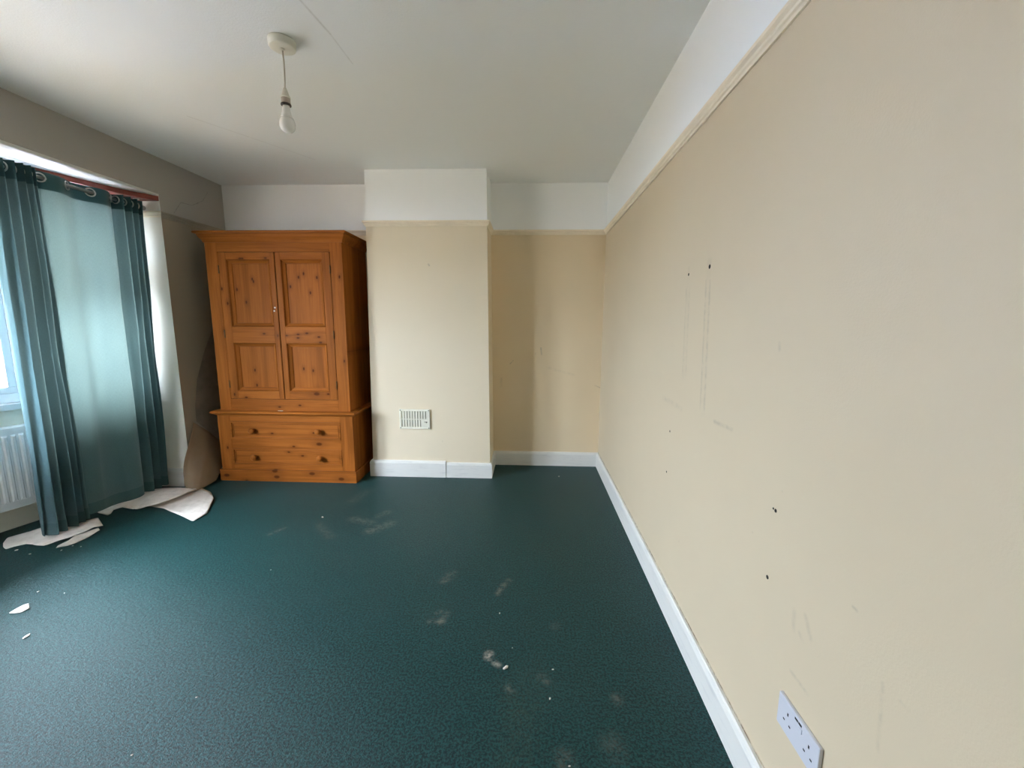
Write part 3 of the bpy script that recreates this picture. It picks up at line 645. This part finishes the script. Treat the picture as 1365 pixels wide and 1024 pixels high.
# ------------------------------------------------------------------ pine wardrobe
def wardrobe():
    YF = 3.205                       # front of the plinth
    W = empty('pine_wardrobe', (-1.99, 3.46, 0))
    tag(W, 'orange pine wardrobe with two panelled doors above two wide drawers', 'wardrobe')
    yb = YA - .03
    # plinth
    m = MB(); m.box(-2.570, -1.412, YF, YF + .022, 0, .098); m.build('plinth_front', M_PH, W, bevel=.003)
    m = MB(); m.box(-2.570, -2.548, YF + .022, yb, 0, .098); m.build('plinth_side', M_PD, W, bevel=.003)
    m = MB(); m.box(-1.434, -1.412, YF + .022, yb, 0, .098); m.build('plinth_side', M_PD, W, bevel=.003)
    # lower carcass
    xl, xr, yf = -2.556, -1.425, YF + .014
    for x0, x1 in ((xl, xl + .02), (xr - .02, xr)):
        m = MB(); m.box(x0, x1, yf + .02, yb, .098, .562); m.build('side_panel', M_PD, W, bevel=.002)
    d0, d1 = -2.452, -1.530
    rows = ((.360, .508), (.138, .279))
    m = MB()
    m.box(xl, d0, yf, yf + .022, .098, .562, 0); m.box(d1, xr, yf, yf + .022, .098, .562, 0)
    for z0, z1 in ((.098, rows[1][0]), (rows[1][1], rows[0][0]), (rows[0][1], .562)): m.box(d0, d1, yf + .001, yf + .021, z0, z1, 1)
    m.build('front_frame', [M_PV, M_PH], W, bevel=.0015)
    m = MB(); m.box(xl + .02, xr - .02, yf + .10, yb, .10, .56); m.build('carcass', M_DARK, W)
    for z0, z1 in rows:
        g = .004
        m = MB(); m.box(d0 + g, d1 - g, yf + .006, yf + .024, z0 + g, z1 - g)
        dr = m.build('drawer', M_PH, W, bevel=.003)
        mo = MB()                                         # cockbead round the drawer front
        for t, off, yy in ((.013, .0, yf - .004), (.009, .017, yf + .001)):
            a0, a1, b0, b1 = d0 + off, d1 - off, z0 + off, z1 - off
            mo.box(a0, a1, yy, yf + .006, b1 - t, b1, 0); mo.box(a0, a1, yy, yf + .006, b0, b0 + t, 0)
            mo.box(a0, a0 + t, yy, yf + .006, b0 + t, b1 - t, 0); mo.box(a1 - t, a1, yy, yf + .006, b0 + t, b1 - t, 0)
        mo.build('beading', M_PH, dr, bevel=.003)
        zc = (z0 + z1) / 2
        for xk in (-2.262, -1.708):
            k = MB().lathe([(.013, 0), (.010, .006), (.0095, .014), (.017, .020), (.0235, .028), (.0245, .036), (.021, .043), (.012, .0475), (.003, .0485)], (xk, yf + .006, zc), (0, -1, 0), 20)
            k.build('knob', M_PV, dr)
    # waist moulding
    def mould(name, xa, xb, y0, prof, mat):
        """prof [(out, z)] swept round left side, front and right side"""
        P = [(xa, yb), (xa, y0), (xb, y0), (xb, yb)]
        offs = {d: outset(P, -d) if d else [Vector(p) for p in P] for d in set(p[0] for p in prof)}
        m = MB(); n = len(prof)
        for i in range(3):
            vs = [(*offs[d][i], z) for d, z in prof] + [(*offs[d][i + 1], z) for d, z in prof]
            m.add(vs, [((k + 1) % n, k, k + n, (k + 1) % n + n) for k in range(n)] + [tuple(range(n)), tuple(range(2 * n - 1, n - 1, -1))])
        m.build(name, mat, W)
    mould('waist_moulding', xl, xr, yf, [(0, .560), (.008, .560), (.012, .568), (.024, .573), (.034, .582), (.034, .590), (.026, .596), (-.06, .598), (-.06, .560)], M_PH)
    # upper carcass
    ul, ur, uy = -2.536, -1.449, yf + .022
    for x0, x1 in ((ul, ul + .02), (ur - .02, ur)):
        m = MB(); m.box(x0, x1, uy + .02, yb, .597, 1.935); m.build('side_panel', M_PD, W, bevel=.002)
    m = MB(); m.box(ul + .02, ur - .02, uy + .08, yb, .60, 1.93); m.build('carcass', M_DARK, W)
    L0, L1, R1 = -2.440, -1.984, -1.545; RZ0, RZ1 = .692, 1.855
    m = MB()
    m.box(ul, L0, uy, uy + .022, .597, 1.935, 0); m.box(R1, ur, uy, uy + .022, .597, 1.935, 0)
    m.box(L0, R1, uy + .0005, uy + .0215, .597, RZ0, 1); m.box(L0, R1, uy + .0005, uy + .0215, RZ1, 1.935, 1)
    m.build('face_frame', [M_PV, M_PH], W, bevel=.0015)
    for side, x0, x1 in (('left', L0 + .003, L1 - .0035), ('right', L1 + .0035, R1 - .003)):
        z0, z1 = RZ0 + .003, RZ1 - .003; st = .062; yd = uy - .002
        inn = st - .012 if side == 'right' else st
        xa, xb = (x0 + st, x1 - st) if side == 'left' else (x0 + .040, x1 - st)
        xb = x1 - .040 if side == 'left' else xb
        zz = [(z0 + .062, 1.150), (1.278, z1 - .052)]
        m = MB()
        m.box(x0, xa, yd, yd + .022, z0, z1, 0); m.box(xb, x1, yd, yd + .022, z0, z1, 0)
        for a, b in ((z0, zz[0][0]), (zz[0][1], zz[1][0]), (zz[1][1], z1)): m.box(xa, xb, yd + .0003, yd + .0217, a, b, 1)
        d = m.build('door', [M_PV, M_PH], W, bevel=.0015)
        for a, b in zz:
            m = MB(); m.box(xa - .002, xb + .002, yd + .026, yd + .031, a - .002, b + .002); m.build('panel', M_PV, d)
            w = .034; m = MB()                                # bevelled moulding running down to the panel
            o = [(xa, a), (xb, a), (xb, b), (xa, b)]; i_ = [(xa + w, a + w), (xb - w, a + w), (xb - w, b - w), (xa + w, b - w)]
            for k in range(4):
                k2 = (k + 1) % 4; mi = 1 if k % 2 == 0 else 0
                P = lambda p, y: (p[0], y, p[1])
                mid = lambda p, q, f: (p[0] + (q[0] - p[0]) * f, p[1] + (q[1] - p[1]) * f)
                ring_ = [(0, yd + .002), (.10, yd - .002), (.22, yd + .004), (.30, yd + .010), (.86, yd + .020), (.90, yd + .026)]
                for (f0, y0), (f1, y1) in zip(ring_, ring_[1:]):
                    m.add([P(mid(o[k], i_[k], f0), y0), P(mid(o[k2], i_[k2], f0), y0), P(mid(o[k2], i_[k2], f1), y1), P(mid(o[k], i_[k], f1), y1)], [(0, 1, 2, 3)], mi)
            m.build('moulding', [M_PV, M_PH], d)
        hx = x0 if side == 'left' else x1
        for hz in (z0 + .12, 1.22, z1 - .13):
            m = MB(); m.lathe([(.0045, 0), (.0045, .062)], (hx, yd - .002, hz - .031), (0, 0, 1), 8); m.build('hinge', M_HINGE, d)
        if side == 'left':
            m = MB(); m.box(x1 - .013, x1 + .003, yd - .007, yd - .0005, z0, z1); m.build('astragal', M_PV, d, bevel=.002)
            for u_, v_ in ((366.6, 410.2), (365.8, 414.6)):
                p = onY(u_, v_, yd); MB().lathe([(.0065, 0), (.0065, .002), (.004, .003)], (p.x, yd - .0002, p.z), (0, -1, 0), 10).build('white_dot', M_PLAST, d)
    # cornice
    mould('cornice', ul, ur, uy, [(0, 1.925), (.006, 1.925), (.009, 1.934), (.012, 1.944), (.026, 1.962), (.034, 1.985), (.050, 1.988), (.052, 2.000), (.046, 2.006), (-.08, 2.006), (-.08, 1.925)], M_PH)
    m = MB(); m.box(ul + .02, ur - .02, uy + .03, yb, 1.985, 2.003); m.build('top_board', M_PH, W)
    m = MB(); m.box(-2.045, -2.005, uy - .016, uy - .008, .5975, .6005); m.build('paper_tag', M_PLAST, W)
wardrobe()

# ------------------------------------------------------------------ ceiling pendant with bare bulb
def pendant():
    px, py = -1.062, 1.905
    r = empty('pendant_lamp', (px, py, H)); tag(r, 'bare bulb on a short white flex from the ceiling rose', 'pendant lamp')
    MB().lathe([(.0005, -.0300), (.047, -.0300), (.052, -.027), (.0545, -.006), (.055, -.0005)], (px, py, H), (0, 0, 1), 36).build('ceiling_rose', M_PLAST, r)
    MB().lathe([(.006, -.038), (.009, -.030)], (px, py, H), (0, 0, 1), 14).build('flex_grip', M_PLAST, r)
    tp = Vector((px, py, H - .036)); b = Vector((px - .003, py + .004, 2.318))
    MB().tube([tp, tp.lerp(b, .3) + Vector((.003, 0, 0)), tp.lerp(b, .7) + Vector((.002, 0, 0)), b], .0033, 8).build('flex', M_FLEX, r)
    c = (b.x, b.y, 0)
    hd = MB().lathe([(.004, 2.322), (.0065, 2.318), (.012, 2.302), (.0165, 2.288), (.0195, 2.284), (.0195, 2.278)], c, (0, 0, 1), 22).build('lampholder_cap', M_PLAST, r)
    MB().lathe([(.0185, 2.2785), (.0185, 2.262), (.0195, 2.256)], c, (0, 0, 1), 22).build('lampholder_skirt', M_HOLDER, r)
    MB().lathe([(.0195, 2.2565), (.0212, 2.254), (.0212, 2.250), (.0185, 2.248)], c, (0, 0, 1), 22).build('shade_ring', M_RING, r)
    bb = MB().lathe([(.0135, 2.2495), (.0150, 2.240), (.0172, 2.226), (.0205, 2.212), (.0262, 2.198)], c, (0, 0, 1), 28).build('bulb_neck', M_BULB2, r)
    prof = [(.0264, 2.1978), (.0296, 2.190), (.0318, 2.182), (.0325, 2.174), (.0318, 2.166), (.0295, 2.158), (.0255, 2.151), (.0195, 2.1455), (.0115, 2.1422), (.003, 2.141)]
    MB().lathe(prof, c, (0, 0, 1), 28).build('bulb_globe', M_BULB, r)
pendant()

# ------------------------------------------------------------------ air vent on the chimney breast
def vent():
    a = onY(533, 545, YC); b = onY(574, 572.5, YC)
    x0, x1, z0, z1 = -1.092, -0.832, .424, .594
    r = empty('air_vent', ((x0 + x1) / 2, YC, z0)); tag(r, 'off-white slotted plastic air vent low on the chimney breast', 'vent')
    y0 = YC - .014
    MB().box(x0 + .012, x1 - .012, YC - .004, YC - .0005, z0 + .012, z1 - .012).build('backing', M_VSLOT, r)
    m = MB(); w = .017
    m.box(x0, x1, y0, YC, z1 - w, z1); m.box(x0, x1, y0, YC, z0, z0 + w); m.box(x0, x0 + w, y0, YC, z0 + w, z1 - w); m.box(x1 - w, x1, y0, YC, z0 + w, z1 - w)
    zm = (z0 + z1) / 2 - .001
    m.box(x0 + w, x1 - w, y0 + .001, YC - .004, zm - .004, zm + .004); m.build('frame', M_VENT, r, bevel=.003)
    n = 10; pitch = (x1 - x0 - 2 * w) / n
    for k in range(n):
        xs = x0 + w + k * pitch
        MB().box(xs + pitch * .38, xs + pitch, y0 + .002, YC - .004, zm + .004, z1 - w).build('slat', M_VENT, r)
        if k < 8: MB().box(xs + pitch * .38, xs + pitch, y0 + .002, YC - .004, z0 + w, zm - .004).build('slat', M_VENT, r)
    xs = x0 + w + 8 * pitch
    MB().box(xs, x1 - w, y0 + .002, YC - .004, z0 + w, zm - .004).build('shutter_plate', M_VENT, r)
    MB().box(xs + .014, xs + .040, y0 - .001, y0 + .0025, zm - .026, zm - .020).build('shutter_slot', M_VSLOT, r)
    MB().box(xs + .030, xs + .037, y0 - .006, y0 + .002, zm - .030, zm - .020).build('shutter_lever', M_SCREW, r)
    for sx in (x0 + .009, x1 - .009):
        for sz in (z0 + .009, z1 - .009):
            MB().lathe([(.0048, -.001), (.0048, .0015), (.003, .002)], (sx, y0, sz), (0, -1, 0), 12).build('screw', M_SCREW, r)
vent()

# ------------------------------------------------------------------ double power socket on the long wall
def socket():
    y1, y0, z0, z1 = .944, .797, .329, .415
    r = empty('power_socket', (XR, (y0 + y1) / 2, z0)); tag(r, 'white double power socket with two charging ports low on the long wall', 'socket')
    MB().box(XR - .0095, XR, y0, y1, z0, z1).build('face_plate', M_SOCK, r, bevel=.003)
    xf = XR - .0095
    def pin(u, v, dy, dz, nm='pin_hole'):
        p = onX(u, v, xf); MB().box(xf - .0004, xf + .001, p.y - dy / 2, p.y + dy / 2, p.z - dz / 2, p.z + dz / 2).build(nm, M_DARK, r)
    Z = lambda a, b: (980 + a / 6.825, 880 + b / 6.825)
    for a, b, dy, dz in ((480, 500, .004, .008), (443, 532, .0065, .004), (493, 612, .0065, .004), (669, 794, .004, .008), (625, 820, .0065, .004), (686, 915, .0065, .004)):
        pin(*Z(a, b), dy, dz)
    for a, b in ((558, 543), (591, 590)): pin(*Z(a, b), .0115, .0055, 'charging_port')
    p = onX(*Z(592, 640), xf)
    MB().box(xf - .0018, xf + .001, p.y - .006, p.y + .010, p.z - .006, p.z + .006).build('switch_rocker', M_SOCK, r, bevel=.0008)
socket()

# ------------------------------------------------------------------ torn wallpaper
def resample(pts, n):
    P = [Vector(p) for p in pts]; L = [0]
    for a, b in zip(P, P[1:]): L.append(L[-1] + (b - a).length)
    out = []
    for k in range(n):
        s = L[-1] * k / (n - 1)
        for i in range(len(P) - 1):
            if s <= L[i + 1] + 1e-9:
                f = (s - L[i]) / max(L[i + 1] - L[i], 1e-9); out.append(P[i].lerp(P[i + 1], f)); break
    return out
def loft(A, B, nu=28, nv=12, bulge=lambda u, v: Vector((0, 0, 0)), rough=0.0, seed=0.0):
    A = resample(A, nu); B = resample(B, nu); rows = []
    for j in range(nv + 1):
        v = j / nv
        rows.append([tuple(A[i].lerp(B[i], v) + bulge(i / (nu - 1), v) + Vector((0, 0, rough * noise.noise(Vector((i * .25 + seed, j * .3, seed)))))) for i in range(nu)])
    return rows
def px(pts): return [onZ(u, v, z) for u, v, z in pts]
up = lambda h: (lambda u, v: Vector((0, 0, h * math.sin(math.pi * v) * math.sin(math.pi * min(1, max(0, u))))))
def sheet_obj(name, lofts, mat, label, group=None, cat='wallpaper', th=0.0012):
    m = MB()
    for rows in lofts:
        # thin paper with two faces
        top = rows; m.grid(top)
    o = m.build(name, mat, None, fix=False)
    md = o.modifiers.new('thickness', 'SOLIDIFY'); md.thickness = th; md.offset = -1
    return tag(o, label, cat, group)

# flap peeled off the bay wall beside the wardrobe
A = [onX(u, v, XL + .004) for u, v in ((257.5, 563), (266, 568), (276, 574), (287, 583), (300, 594))]
B = [Vector(p) for p in ((-2.692, 2.99, .085), (-2.678, 2.968, .048), (-2.645, 2.956, .024), (-2.605, 2.958, .014), (-2.578, 2.982, .012), (-2.570, 3.04, .013), (-2.573, 3.10, .014), (-2.580, 3.17, .016))]
def bl_(u, v): return Vector((.020, 0, 0)) * math.sin(math.pi * v) * (0.6 + .5 * u) + Vector((0, -.045, 0)) * math.sin(math.pi * v ** 1.6) * (1 - u)
sheet_obj('peeling_wallpaper', [loft(A, B, 30, 20, bl_)], M_PBROWN, 'brown-backed wallpaper sheet peeling off the bay wall beside the wardrobe', 'torn wallpaper')

# folded sheet on the carpet in front of the reveal
base = loft(px([(181, 679, .004), (200, 674.5, .004), (218, 678, .004), (240, 687, .004), (257, 695, .006), (266, 690, .008), (276, 684, .008)]),
            px([(186, 670, .004), (205, 662, .005), (232, 654, .006), (258, 651.5, .008), (270, 651, .012), (281, 656, .016), (285, 664, .014)]), 34, 12, up(.010), .003, 4.0)
flap = loft(px([(170, 676.5, .012), (182, 679, .010), (198, 675, .030), (220, 668.5, .045), (243, 660, .050), (262, 652, .030)]),
            px([(183, 660, .006), (189, 657.5, .006), (200, 653, .010), (218, 650.5, .012), (240, 650, .014), (260, 651, .014)]), 34, 14, up(.022), .003, 7.0)
tail = loft(px([(134, 681, .006), (150, 680, .006), (163, 676, .012), (178, 679, .012)]), px([(140, 677, .006), (158, 670, .006), (176, 665, .010), (188, 658.5, .010)]), 20, 6, up(.006), .002, 1.0)
sheet_obj('folded_wallpaper', [base, flap, tail], M_PAPER, 'large white wallpaper sheet folded over itself with a torn tail on the carpet', 'torn wallpaper')
ch = loft(px([(130.5, 683.5, .004), (136, 685, .005), (143, 687, .005), (148, 684.5, .006)]), px([(130, 680.5, .004), (137, 677, .005), (146, 678, .005), (151, 680, .008)]), 12, 5, up(.003))
sheet_obj('wallpaper_scrap', [ch], M_PAPER, 'palm-sized white wallpaper scrap at the torn tail of the folded sheet', 'torn wallpaper')
lg = loft(px([(4, 729, .004), (8, 732.5, .004), (20, 728.5, .006), (35, 725, .010), (47, 726.5, .012), (58, 727.5, .010), (75, 722, .016), (90, 717, .020), (110, 710, .026), (126, 703, .030), (137.5, 700.5, .016)]),
          px([(4, 724, .004), (10, 717, .004), (30, 711, .005), (50, 705, .006), (63, 701, .006), (80, 703, .010), (93, 702.5, .012), (103, 699, .014), (113, 694.5, .018), (122, 691.5, .022), (131, 691, .020)]), 44, 8, up(.004), .004, 2.0)
sheet_obj('wallpaper_strip', [lg], M_PAPER, 'long pale wallpaper strip trapped under the bunched curtain by the radiator', 'torn wallpaper')
lg2 = loft(px([(74.5, 730.5, .004), (88, 728, .005), (102, 723.5, .006), (118, 716, .006), (133, 706.5, .006)]),
           px([(77, 727.5, .005), (92, 720, .010), (100, 714, .014), (112, 710, .016), (131, 703.5, .012)]), 26, 7, up(.004), .002, 3.0)
sheet_obj('wallpaper_sliver', [lg2], M_PAPER, 'pointed curled wallpaper sliver in front of the bunched curtain', 'torn wallpaper')
sc1 = loft(px([(12.5, 817.5, .003), (20, 817.5, .003), (29, 816.5, .003), (39, 810.5, .006)]), px([(13, 816.5, .003), (22, 811, .003), (31, 806.5, .003), (38.5, 804, .006)]), 12, 5)
sheet_obj('wallpaper_scrap', [sc1], M_PAPER, 'small pointed white wallpaper scrap alone on the open carpet', 'torn wallpaper')
sc2 = loft(px([(30, 852, .003), (35, 849.5, .004), (40, 846, .004)]), px([(30, 850.5, .003), (34, 847.5, .004), (40, 844.3, .004)]), 8, 3)
sheet_obj('wallpaper_scrap', [sc2], M_PAPER, 'tiny needle-shaped white paper scrap near the pointed scrap', 'torn wallpaper')

# plaster chip and crumbs on the carpet
def crumb(u, v, ln, wd, ang, name, label, cat, group=None):
    p = onZ(u, v, 0.0); m = MB(); rows = []
    prof = [(.05, -1), (.7, -.75), (1, -.2), (.95, .35), (.6, .8), (.05, 1)]
    m.lathe([(r, h) for r, h in prof], (0, 0, 0), (1, 0, 0), 8)
    ca, sa = math.cos(ang), math.sin(ang); vs = []
    for x, y, z in m.v:
        X, Y, Zz = x * ln / 2, y * wd / 2 * (1 + .25 * math.sin(5 * x)), z * wd * .32
        vs.append((p.x + X * ca - Y * sa, p.y + X * sa + Y * ca, Zz + wd * .30))
    m.v = vs; return tag(m.build(name, M_PAPER), label, cat, group)
crumb(674, 891, .026, .012, .75, 'plaster_chip', 'largest white plaster chip beside the pale stain in mid carpet', 'chip')
def crumb_label(u, v):
    if u < 120 and v < 760: return 'white plaster crumb beside the long wallpaper strip under the curtain', 'crumbs beside the wallpaper strip'
    if u < 120: return 'white plaster speck near the small pointed wallpaper scrap', 'specks near the pointed scrap'
    if 640 < u < 740 and v > 800: return 'white plaster speck among the pale stains in mid carpet', 'specks among the stains'
    if u > 740 and v < 700: return 'white plaster crumb on the carpet of the empty alcove', None
    if v < 700: return 'white plaster crumb on the carpet before the wardrobe', 'crumbs before the wardrobe'
    return 'lone white plaster speck on bare stretch of teal carpet', 'specks on the bare carpet'
for u, v, s in ((22, 734, .016), (40, 739, .012), (82, 734, .012), (97, 728, .010), (108, 729, .009), (51, 789, .010), (86, 791, .006), (666, 818, .009), (737, 893, .009),
                (733, 932, .010), (745, 635.5, .014), (759, 1022, .008), (361, 760, .006), (430, 690, .018), (262, 930, .007), (176, 1007, .007), (683, 864, .005), (300, 640, .012)):
    lb, gp = crumb_label(u, v); crumb(u, v, s, s * .6, random.uniform(0, 3), 'plaster_crumb', lb, 'crumb', gp)

# ------------------------------------------------------------------ what the bay windows look out on
struct(MB().box(-60, -3.9, -40, 45, -3.1, -3.0).build('ground_outside', M_STONE), 'pale street outside below the window')
def outhouse():
    r = empty('outbuilding', (-10.5, 9.0, -3.0)); tag(r, 'low white outbuilding with grey slate roof seen through the bay window', 'outbuilding')
    a = onX(5, 512, -8.0); b = onX(5, 463, -11.0)
    MB().box(-13.6, -8.2, 2.4, 15.6, -3, a.z - .12).build('wall', M_RENDER, r)
    MB().hexa([(-11.0, 2.2, b.z - .1), (-11.0, 15.8, b.z - .1), (-8.0, 15.8, a.z - .1), (-8.0, 2.2, a.z - .1)], [(-11.0, 2.2, b.z), (-11.0, 15.8, b.z), (-8.0, 15.8, a.z), (-8.0, 2.2, a.z)]).build('roof_slope', M_ROOF, r)
    MB().hexa([(-11.0, 2.2, b.z - .1), (-11.0, 15.8, b.z - .1), (-14.0, 15.8, a.z - .1), (-14.0, 2.2, a.z - .1)], [(-11.0, 2.2, b.z), (-11.0, 15.8, b.z), (-14.0, 15.8, a.z), (-14.0, 2.2, a.z)]).build('roof_slope', M_ROOF, r)
outhouse()
